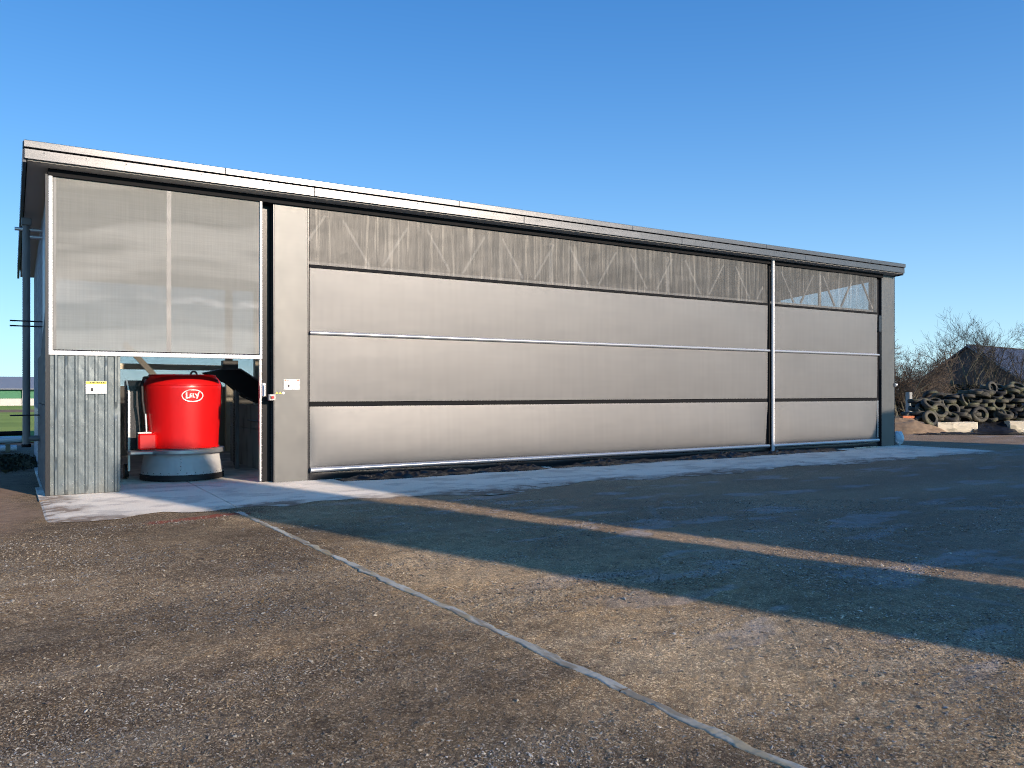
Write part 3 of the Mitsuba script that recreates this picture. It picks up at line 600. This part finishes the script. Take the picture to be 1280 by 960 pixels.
# dark feed spout on the right behind the tank
ch = thing('feed_spout', 'dark angled steel feed spout leaning over right of the red machine', 'spout')
m = trimesh.creation.extrude_polygon(Polygon([(3.72, 2.22), (4.05, 2.29), (4.45, 2.29), (4.80, 2.10), (5.25, 1.78), (5.25, 1.5), (4.95, 1.52), (4.62, 1.66), (4.25, 1.98), (3.9, 2.12)]), .55)
m.apply_transform(trimesh.transformations.rotation_matrix(np.pi / 2, [1, 0, 0])); m.apply_translation([0, 3.5, 0])
obj('trough', m, 'mat_dark_metal', ch)
obj('rail', cat(beam([4.05, 2.92, 2.30], [4.46, 2.92, 2.30], .04, .03), beam([4.46, 2.92, 2.30], [5.25, 2.92, 1.79], .04, .03)), 'mat_pipe_grey', ch)
obj('leg', box(4.42, 4.50, 3.2, 3.3, .012, 1.9), 'mat_pipe_grey', ch)
obj('leg', box(4.62, 4.68, 4.2, 4.28, .012, 1.9), 'mat_dark_metal', ch)

# crumpled black plastic along the foot of the curtain
def crumple(x0, x1, seed):
    nx, ny = int((x1 - x0) * 40), 26
    u, v = np.meshgrid(np.linspace(0, 1, nx), np.linspace(0, 1, ny), indexing='ij')
    X = x0 + (x1 - x0) * u
    env = meshkit.fbm(np.stack([X * .9, X * 0, X * 0], -1), 3, seed)
    wid = .30 + .35 * env
    Y = -.09 - wid * v + (meshkit.fbm(np.stack([X * 3, v * 4, X * 0], -1), 3, seed + 1) - .5) * .12
    p = np.stack([X * 5, v * 6, X * 0], -1)
    rid = np.abs(meshkit.fbm(p, 4, seed + 2) - .5) * 2
    taper = np.clip(np.minimum(u, 1 - u) * 12, 0, 1)
    Zc = .016 + (np.sin(np.pi * np.clip(v, 0, 1)) ** .7) * (.05 + .15 * np.clip(env - .25, 0, 1)) * (0.35 + 1.3 * rid) * taper
    return grid(np.stack([X, Y, Zc], -1)[:, ::-1])
single('plastic_sheet', crumple(5.6, 10.6, 5), 'mat_plastic_sheet', 'flat crumpled black plastic lying at the curtain foot next to the pillar', 'plastic sheet', smooth=50)
single('plastic_sheet', crumple(10.75, 21.5, 9), 'mat_plastic_sheet', 'long heaped crumpled black plastic along the curtain foot, under the slim upright pipe', 'plastic sheet', smooth=50)
for x, w, l in ((20.3, .9, 'pale timber batten on the ground right of the upright pipe'), (22.3, 1.1, 'pale timber batten on the ground nearest the far pillar')):
    single('timber_batten', box(x, x + w, -.30, -.22, .012, .05, .005), 'mat_wood_post' if False else 'mat_block', l, 'batten')

# ------------------------------------------------------------------ right background: silage clamp edge with tyres
O = np.array([34.1, 3.98]); A = np.array([.8483, -.5295]); B = np.array([.5295, .8483])
def pl(a, b, z): return np.array([*(O + A * a + B * b), z])
FR = np.eye(4); FR[:2, 0], FR[:2, 1] = A, B; FR[0, 3], FR[1, 3] = O
def loc_box(a0, a1, b0, b1, z0, z1, c=0.): m = box(a0, a1, b0, b1, z0, z1, c); m.apply_transform(FR); return m
def rough(m, amp, seed, freq=3, edge=.12):
    m = m.subdivide_to_size(edge); v = m.vertices.copy()
    m.vertices = v + (np.stack([meshkit.fbm(v * freq, 3, seed + k) for k in range(3)], -1) - .5) * amp; return m
single('concrete_block', rough(loc_box(0, 1.75, 0, .5, -.02, .46, .02), .04, 3), 'mat_block', 'long pale concrete block under the tyre heap, nearest the shed', 'concrete block')
single('concrete_block', rough(loc_box(3.15, 5.2, .05, .55, -.02, .50, .02), .04, 5), 'mat_block', 'pale concrete block under the tyre heap at the right picture edge', 'concrete block')
def tyre_mesh():
    prof = [(.19, -.085), (.24, -.098), (.285, -.092), (.312, -.07), (.318, -.035), (.311, -.028), (.318, -.02), (.318, .02), (.311, .028), (.318, .035), (.312, .07), (.285, .092), (.24, .098), (.19, .085), (.185, .05), (.26, .06), (.265, -.06), (.185, -.05), (.19, -.085)]
    return lathe(prof, 28)
ty = tyre_mesh()
tys = [mikit.ply(ty, 'mat_tyre', smooth=40), mikit.ply(lathe([(p[0] * .9, p[1] * .85) for p in [(.19, -.085), (.24, -.098), (.29, -.092), (.318, -.06), (.318, .06), (.29, .092), (.24, .098), (.19, .085), (.185, .05), (.26, .06), (.265, -.06), (.185, -.05), (.19, -.085)]], 26), 'mat_tyre', smooth=40)]
nt = [0]
TL = {'bottom': 'low by the concrete blocks', 'centre': 'half way up the slope', 'top': 'among the topmost tyres'}
def add_tyre(a, b, z, tilt, az, s=1., which=None, label=None):
    c = pl(a, b, z)
    M = T().translate(c.tolist()).rotate([0, 0, 1], math.degrees(az)).rotate([1, 0, 0], math.degrees(tilt)).rotate([0, 0, 1], float(rng.uniform(0, 360))).scale(s)
    g = ('left', 'middle', 'right')[int(a > .9) + int(a > 3)] + (' bottom', ' centre', ' top')[int(z > .9) + int(z > 1.35)]
    w = g.split()
    k = thing('tyre', label or f'worn black tyre, {w[0]} of the heap, {TL[w[1]]}', 'tyre', None if label else f'tyres of the {g} of the heap')
    obj(k, None, None, None, shape=tys[int(rng.random() < .4)] if which is None else tys[which], to_world=M); nt[0] += 1
def hmax(a): return np.interp(a, [-1.6, -.9, -.3, .4, 1.2, 2.2, 3.0, 9], [.6, .8, 1.4, 1.6, 1.65, 1.85, 2.05, 2.15])
VA = math.atan2(B[1], B[0])                     # azimuth of the clamp's depth direction
lay = 0
z = .60
while z < 2.15:
    for row in range(2):
        for a in np.arange(-1.5 + (lay % 2) * .3, 4.7, .60):
            aa = a + rng.uniform(-.13, .13)
            if z > hmax(aa): continue
            if z < .62 and not (-1.7 < aa < 7): continue
            bb = .55 + (z - .6) * .35 + row * .58 + rng.uniform(-.12, .12)
            tilt = rng.normal(0, .28)
            if row == 0 and rng.random() < .28: tilt = rng.choice([1.1, 1.3, .9]) 
            add_tyre(aa, bb, z + rng.uniform(-.03, .03), tilt, VA - math.pi / 2 + rng.normal(0, .5), rng.uniform(.78, 1.12))
    z += .195; lay += 1
for a, b, z, tilt, l in ((-.25, .15, .62, 1.25, 'big upright tyre at the left end of the heap above the block end'), (2.05, .40, .78, 1.35, 'tyre standing upright facing the yard in the middle of the heap'), (-.55, .2, .42, 1.0, None), (.25, .35, .95, 1.2, None), (.75, .4, .66, .5, None), (-.1, .5, 1.2, .75, 'large tyre lying tilted on top of the left heap'), (3.2, .5, .8, .4, None), (4.4, .5, .85, .3, None)):
    add_tyre(a, b, z, tilt, VA - math.pi / 2 + rng.normal(0, .2), 1.12, 0, l)
# clamp body under the tyres, covered with plastic
def clamp():
    aa, bb = np.meshgrid(np.linspace(-.1, 9, 80), np.linspace(.45, 3.2, 40), indexing='ij')
    aa = aa + .3 + (bb - .45) * .7
    zz = np.clip(np.minimum((bb - .4) * .55 + .25, np.array([hmax(t) for t in aa.ravel()]).reshape(aa.shape) - .22), .0, 3)
    zz = zz + (meshkit.fbm(np.stack([aa * 2, bb * 2, aa * 0], -1), 3, 4) - .5) * .25
    zz[:, 0] = 0; zz[0] = 0
    m = grid(np.stack([aa, bb, zz], -1)); m.apply_transform(FR); return m
single('silage_clamp', clamp(), 'mat_plastic_sheet', 'black plastic covered silage heap underneath the tyres', 'silage clamp', smooth=50)
def drape(a0, a1, b0, b1, z0, z1, seed, amp=.16):
    u, v = np.meshgrid(np.linspace(0, 1, 90), np.linspace(0, 1, 36), indexing='ij')
    a = a0 + (a1 - a0) * u + .12 * (v - .5); b = b0 + (b1 - b0) * v
    p = np.stack([a * 2.2 + v * 2, v * 3, a * 0], -1)
    zz = z0 + (z1 - z0) * v ** 1.2 + (np.abs(meshkit.fbm(p, 4, seed) - .5) * 2) * amp * (.25 + v * (1 - v) * 3)
    m = grid(np.stack([a, b + (meshkit.fbm(p + 9, 3, seed) - .5) * .15, zz], -1)); m.apply_transform(FR); return m
single('plastic_sheet', drape(1.55, 3.4, -.25, .75, .02, .58, 4), 'mat_plastic_sheet', 'shiny black plastic hanging down between the two concrete blocks', 'plastic sheet', smooth=50)
single('plastic_sheet', drape(-1.5, 4.6, -1.6, -.12, .005, .03, 8, .10), 'mat_plastic_sheet', 'black plastic lying flat on the yard before the concrete blocks', 'plastic sheet', smooth=50)
def mound():
    x, y = np.meshgrid(np.linspace(-2.6, 2.2, 70), np.linspace(-1.5, 1.8, 50), indexing='ij')
    r = np.sqrt((x / 1.9) ** 2 + (y / 1.3) ** 2)
    zz = .72 * np.clip(1 - r, 0, 1) ** .75 + (meshkit.fbm(np.stack([x * 3, y * 3, x * 0], -1), 4, 6) - .5) * .28 * np.clip(1.25 - r, 0, 1) - .03
    m = grid(np.stack([x - 1.35, y + .3, zz], -1)); m.apply_transform(FR); return m
struct('dirt_mound', mound(), 'mat_earth', 'heap of bare brown earth between the shed corner and the tyres', smooth=60)
bg = rough(trimesh.creation.icosphere(3, .24), .16, 7, 5, .1); bg.apply_scale([.8, .7, 1.0]); bg.apply_translation([25.05, .05, .24])
single('plastic_bag', bg, 'mat_blue_white', 'pale bluish plastic bag on the ground behind the far pillar', 'bag', smooth=40)
single('brick', loc_box(-1.35, -.85, .3, .45, .62, .72), 'mat_ink_orange', 'reddish tile piece on the earth mound near the shed', 'brick') if True else None
fp = thing('fence_post', 'pale concrete fence post standing behind the earth mound', 'post')
obj(fp, box(41.6, 41.85, 9.9, 10.15, 0, 1.75, .02), 'mat_concrete')

# ------------------------------------------------------------------ bare trees
def make_tree(base, h, stems, spread, seed, dens=1.0, upright=.55):
    r = np.random.default_rng(seed)
    thick, twig = [[], [], [], []], [[], [], [], []]
    def add(L, a, b, ra, rb):
        L[0].append(a); L[1].append(b); L[2].append(ra); L[3].append(rb)
    def grow(p, d, length, rad, depth):
        n = 4 if depth < 2 else 3
        for k in range(n):
            d = d + r.normal(0, .13, 3) + np.array([0, 0, .06 * upright]); d /= np.linalg.norm(d)
            q = p + d * length / n
            r2 = rad * (.84 if depth < 3 else .75)
            add(thick if depth < 2 else twig, p, q, rad, r2)
            p, rad = q, r2
            nb = (1 if k > 0 else 0) if depth == 0 else int(r.random() < .45 + .4 * dens)
            if depth < 4:
                for _ in range(nb + (r.random() < .55 * dens)):
                    ax = r.normal(0, 1, 3); ax -= ax @ d * d; ax /= np.linalg.norm(ax)
                    dd = d * r.uniform(.55, .9) + ax * r.uniform(.5, .9) + np.array([0, 0, .25 * upright]); dd /= np.linalg.norm(dd)
                    grow(p, dd, length * r.uniform(.42, .66), max(rad * .5, .0095), depth + 1)
    for s in range(stems):
        a = 2 * np.pi * s / stems + r.uniform(-.5, .5)
        d = np.array([math.cos(a) * spread, math.sin(a) * spread, 1.0]); d /= np.linalg.norm(d)
        grow(np.array(base) + np.array([math.cos(a), math.sin(a), 0]) * .25 * (stems > 1) - [0, 0, .1], d, h * r.uniform(.72, .95), .026 * h / max(1, stems * .45) + .03, 0)
    return tubes(*thick, sides=6), tubes(*twig, sides=3)
def px_pt(x, D):
    u = (x - 640) / 1008
    return [CAM[0] + D * FX + u * D * FY, CAM[1] + D * FY - u * D * FX, 0.]
def tree(x, y, h, stems, spread, seed, label, cat_='tree', twigm='mat_twig_dark', dens=1., upright=.55, name='bare_tree', group=None):
    t = thing(name, label, cat_, group)
    a, b = make_tree([x, y, 0], h, stems, spread, seed, dens, upright)
    obj('trunk', a, 'mat_bark', t, smooth=True)
    obj('twigs', b, twigm, t)
tree(60.4, 17.0, 5.2, 3, .16, 3, 'tall bare multi-stemmed tree before the dark gabled barn, tallest of the trees', upright=.9, dens=1.05)
tree(62.6, 16.1, 4.5, 2, .12, 5, 'bare tree with two pale upright stems just right of the tallest tree', upright=.9, dens=1.0)
tree(64.9, 15.2, 4.8, 2, .14, 8, 'bare upright tree before the barn roof, right of the pale-stemmed pair', upright=.8, dens=1.0)
tree(57.6, 12.7, 2.6, 2, .3, 12, 'small bare sapling in front of the slate barn roof, above the tyres', upright=.6, dens=1.05)
tree(45.2, 12.9, 3.7, 6, .45, 21, 'dense brown thorn thicket directly behind the shed corner', 'shrub', 'mat_twig', 1.25, .35, 'bare_shrub')
tree(48.3, 14.0, 3.1, 5, .5, 22, 'spreading brown thicket second from the shed corner', 'shrub', 'mat_twig', 1.25, .3, 'bare_shrub')
tree(52.6, 15.6, 2.3, 4, .5, 23, 'low dark thicket between the shed corner thickets and the barn', 'shrub', 'mat_twig_dark', 1.2, .3, 'bare_shrub')
tree(96, 36, 5.2, 4, .35, 31, 'hazy bare tree far behind, left of the barn gable', upright=.5, twigm='mat_twig')
tree(101, 33, 4.8, 4, .4, 32, 'far bare tree showing over the barn gable slope', upright=.5, twigm='mat_twig')
# dark undergrowth and evergreen shrubs
def leaf_cloud(cx, cy, w, d, h, n, size, cols, seed, z0=0.1, A_=A, B_=B):
    r = np.random.default_rng(seed)
    p = r.uniform(-1, 1, (n * 3, 3)); p = p[(np.linalg.norm(p, axis=1) < 1)][:n]
    k = meshkit.noise(p * 3 + seed, seed); p = p[k > .33]; n = len(p)
    c = np.stack([cx + A_[0] * p[:, 0] * w + B_[0] * p[:, 1] * d, cy + A_[1] * p[:, 0] * w + B_[1] * p[:, 1] * d, z0 + h * (p[:, 2] * .5 + .5)], -1)
    a, b = r.normal(0, 1, (n, 3)), r.normal(0, 1, (n, 3))
    v = np.stack([c + a * size, c - a * size * .5 + b * size, c - a * size * .5 - b * size], 1).reshape(-1, 3)
    col = np.array(cols)[r.integers(0, len(cols), n)] * r.uniform(.7, 1.3, (n, 1))
    return trimesh.Trimesh(v, np.arange(3 * n).reshape(-1, 3), process=False), np.repeat(col, 3, 0)
for x, y, w, h, s, l in ((55.0, 11.1, 1.1, 2.1, 1, 'round yellow-green evergreen bush between the tyres and the barn'), (59.0, 9.4, 1.3, 2.0, 2, 'olive green evergreen bush at the right picture edge behind the tyres')):
    m, c = leaf_cloud(x, y, w, .9, h, 5000, .05, [[.08, .10, .02], [.13, .14, .03], [.05, .07, .02]], s)
    t = thing('evergreen_bush', l, 'bush')
    obj('foliage', m, 'mat_leaf', t, color=c)
    obj('stem', tubes([[x, y, -.1]] * 3, [[x + .3, y, 1.2], [x - .3, y + .1, 1.3], [x, y - .2, 1.5]], [.05] * 3, [.02] * 3, 6), 'mat_bark', t)
m, c = leaf_cloud(56, 17.5, 17, 2.5, 2.3, 24000, .075, [[.032, .03, .022], [.055, .046, .032], [.03, .034, .016]], 5, 0)
single('undergrowth', m, 'mat_leaf', 'dark brown tangle of undergrowth below the trees', 'undergrowth', kind='stuff', color=c)
# long low far hedge on the right horizon
hd_ = []
m, c = leaf_cloud(128, 54, 80, 4, 3.4, 16000, .22, [[.06, .06, .05], [.09, .08, .06]], 6, 0)
single('far_hedge', m, 'mat_leaf', 'dark far hedge along the right horizon behind the barn', 'hedge', kind='stuff', color=c)
fw = thing('low_white_wall', 'low whitewashed wall seen through the thicket left of the barn', 'wall')
obj(fw, cat(beam([56, 22.5, 1.9], [62.5, 21.5, 2.2], .2, .35), beam([50, 21.5, 1.5], [56, 22.5, 1.7], .2, .3), box(55.9, 56.1, 22.4, 22.6, 0, 1.9), box(50, 50.2, 21.4, 21.6, 0, 1.5)), 'mat_pale_wall')

# dark barn with slate roof
bt = thing('slate_barn', 'dark boarded barn with blue-grey slate roof behind the bare trees', 'barn')
N0 = np.array([79.8, 22.7]); U = np.array([-.12, .993]); V = np.array([.993, .12])
def bpt(s, t, z): q = N0 + U * s + V * t; return [q[0], q[1], z]
GW, LEN, EZ, RZ = 9.0, 34.0, 2.9, 6.15
gm = trimesh.Trimesh([bpt(0, 0, 0), bpt(GW, 0, 0), bpt(GW, 0, EZ), bpt(GW / 2, 0, RZ - .1), bpt(0, 0, EZ)], [[0, 4, 3], [0, 3, 2], [0, 2, 1]], process=False)
obj('gable_wall', gm, 'mat_boards', bt)
obj('long_wall', trimesh.Trimesh([bpt(0, 0, 0), bpt(0, LEN, 0), bpt(0, LEN, EZ), bpt(0, 0, EZ), bpt(GW, 0, 0), bpt(GW, LEN, 0), bpt(GW, LEN, EZ), bpt(GW, 0, EZ)], [[0, 1, 2], [0, 2, 3], [4, 6, 5], [4, 7, 6]], process=False), 'mat_boards', bt)
def slab3(q, t=.14):
    q = np.array(q, float); n = np.cross(q[1] - q[0], q[3] - q[0]); n /= np.linalg.norm(n); n *= np.sign(n[2])
    return trimesh.convex.convex_hull(np.vstack([q, q + n * t]))
rf = obj('roof', slab3([bpt(-.4, -.3, EZ - .28), bpt(-.4, LEN, EZ - .28), bpt(GW / 2, LEN, RZ), bpt(GW / 2, -.3, RZ)]), 'mat_slate', bt)
obj('roof_slope', slab3([bpt(GW + .4, -.3, EZ - .28), bpt(GW + .4, LEN, EZ - .28), bpt(GW / 2, LEN, RZ), bpt(GW / 2, -.3, RZ)]), 'mat_slate', rf)
obj('bargeboard', cat(beam(bpt(-.45, -.34, EZ - .22), bpt(GW / 2, -.34, RZ + .08), .05, .2)), 'mat_cladding', rf)
obj('ridge', beam(bpt(GW / 2, -.3, RZ + .16), bpt(GW / 2, LEN, RZ + .16), .3, .1), 'mat_boards', rf)

# ------------------------------------------------------------------ left background
fb = thing('far_farm_building', 'low grey and green farm building across the field at the left edge', 'building')
obj('wall', box(-34, 9, 101, 101.3, .9, 2.0), 'mat_barn_green', fb)
obj('white_base', box(-34, 9, 100.85, 101.2, 0, .88), 'mat_pale_wall', fb)
rm = trimesh.convex.convex_hull(np.array([[-34.5, 100.3, 2.0], [9.5, 100.3, 2.0], [-34.5, 112, 3.75], [9.5, 112, 3.75], [-34.5, 112, 2.0], [9.5, 112, 2.0], [-34.5, 100.3, 2.15], [9.5, 100.3, 2.15]]))
obj('roof', rm, 'mat_barn_grey', fb)
obj('door', box(-3.2, 1.2, 100.9, 101.0, .9, 1.9), 'mat_barn_green', fb)
for x in (-20, -12, -6.4, 1.4, 5): obj('post', box(x, x + .2, 100.7, 100.84, 0, 2.0), 'mat_pale_wall', fb)
single('drain_pipe', bar([-9, 12.45, .36], [.33, 12.45, .36], .10, 14), 'mat_blue_white', 'pale white plastic pipe lying left of the shed, upper of two', 'pipe', smooth=40)
tp = thing('drain_pipe', 'lower pale pipe with teal sleeve lying left of the shed', 'pipe')
obj('pipe', bar([-9, 12.15, .12], [.2, 12.15, .12], .09, 14), 'mat_blue_white', tp, smooth=40)
obj('sleeve', bar([-2.6, 12.15, .12], [-.35, 12.15, .12], .11, 14), 'mat_teal', tp, smooth=40)
single('black_pipe', bar([-9, 12.9, .52], [.36, 12.9, .52], .07, 12), 'mat_black', 'thick black pipe resting behind the pale pipes left of the shed', 'pipe', smooth=40)
for i, x in enumerate((-.02, -1.9)): 
    single('pipe_bearer', box(x - .06, x + .06, 12.05, 13.1, 0.0, .25 if i else .25), 'mat_wood_post', ['timber bearer under the pipes next to the shed wall', 'timber bearer under the pipes farther from the shed'][i], 'timber')
m, c = leaf_cloud(-.2, 7.6, 1.0, 2.6, .2, 1800, .04, [[.05, .055, .04], [.09, .085, .06], [.03, .035, .03]], 9, -.05, np.array([1., 0]), np.array([0, 1.]))
single('weeds', m, 'mat_leaf', 'dark weeds and rubble in the shade left of the shed', 'weeds', kind='stuff', color=c)

# ------------------------------------------------------------------ what throws the long shadows: a silo and a barn behind the photographer
EQ, ER = np.array([.9523, .3051]), -SH
def qa(q, a): return EQ * q + ER * a
sl = thing('feed_silo', 'tall narrow feed silo behind the photographer', 'silo')
c0 = qa(2.70, -26)
TE = math.tan(EL); SHT = .7 + 26.5 * TE
sm2 = lathe([(0, 0), (1.20, 0), (1.20, SHT - .7), (1.0, SHT - .35), (.3, SHT - .05), (0, SHT)], 48); sm2.apply_translation([*c0, 0]); obj('shell', sm2, 'mat_galv', sl)
ld = cat([bar([c0[0] + 1.3, c0[1] - .2, .3], [c0[0] + 1.3, c0[1] - .2, 7.6], .02), bar([c0[0] + 1.3, c0[1] + .2, .3], [c0[0] + 1.3, c0[1] + .2, 7.6], .02)]); 
ba = thing('big_barn', 'large barn behind the photographer', 'barn')
prof = Polygon([(4.30, 0), (4.30, 13 * TE), (4.36, 17.6 * TE), (4.66, 22.5 * TE), (4.98, 24.6 * TE), (5.4, .2 + 24.3 * TE), (12, .22 + 22.16 * TE), (22.3, .28 + 18.9 * TE), (22.9, 1.1 + 18.7 * TE), (26.5, 1.1 + 18.7 * TE), (27.2, 18 * TE), (27.3, 0)])
m = trimesh.creation.extrude_polygon(prof, 14)
v = m.vertices.copy(); xy = EQ[None] * v[:, :1] + ER[None] * (-26 - v[:, 2:3]); m.vertices = np.column_stack([xy, v[:, 1]]); m.fix_normals()
obj('walls', m, 'mat_cladding', ba)
obj('door', trimesh.convex.convex_hull(np.array([[*qa(q, a), z] for q in (12, 17) for a in (-25.98, -25.9) for z in (0, 4.2)])), 'mat_barn_green', ba)
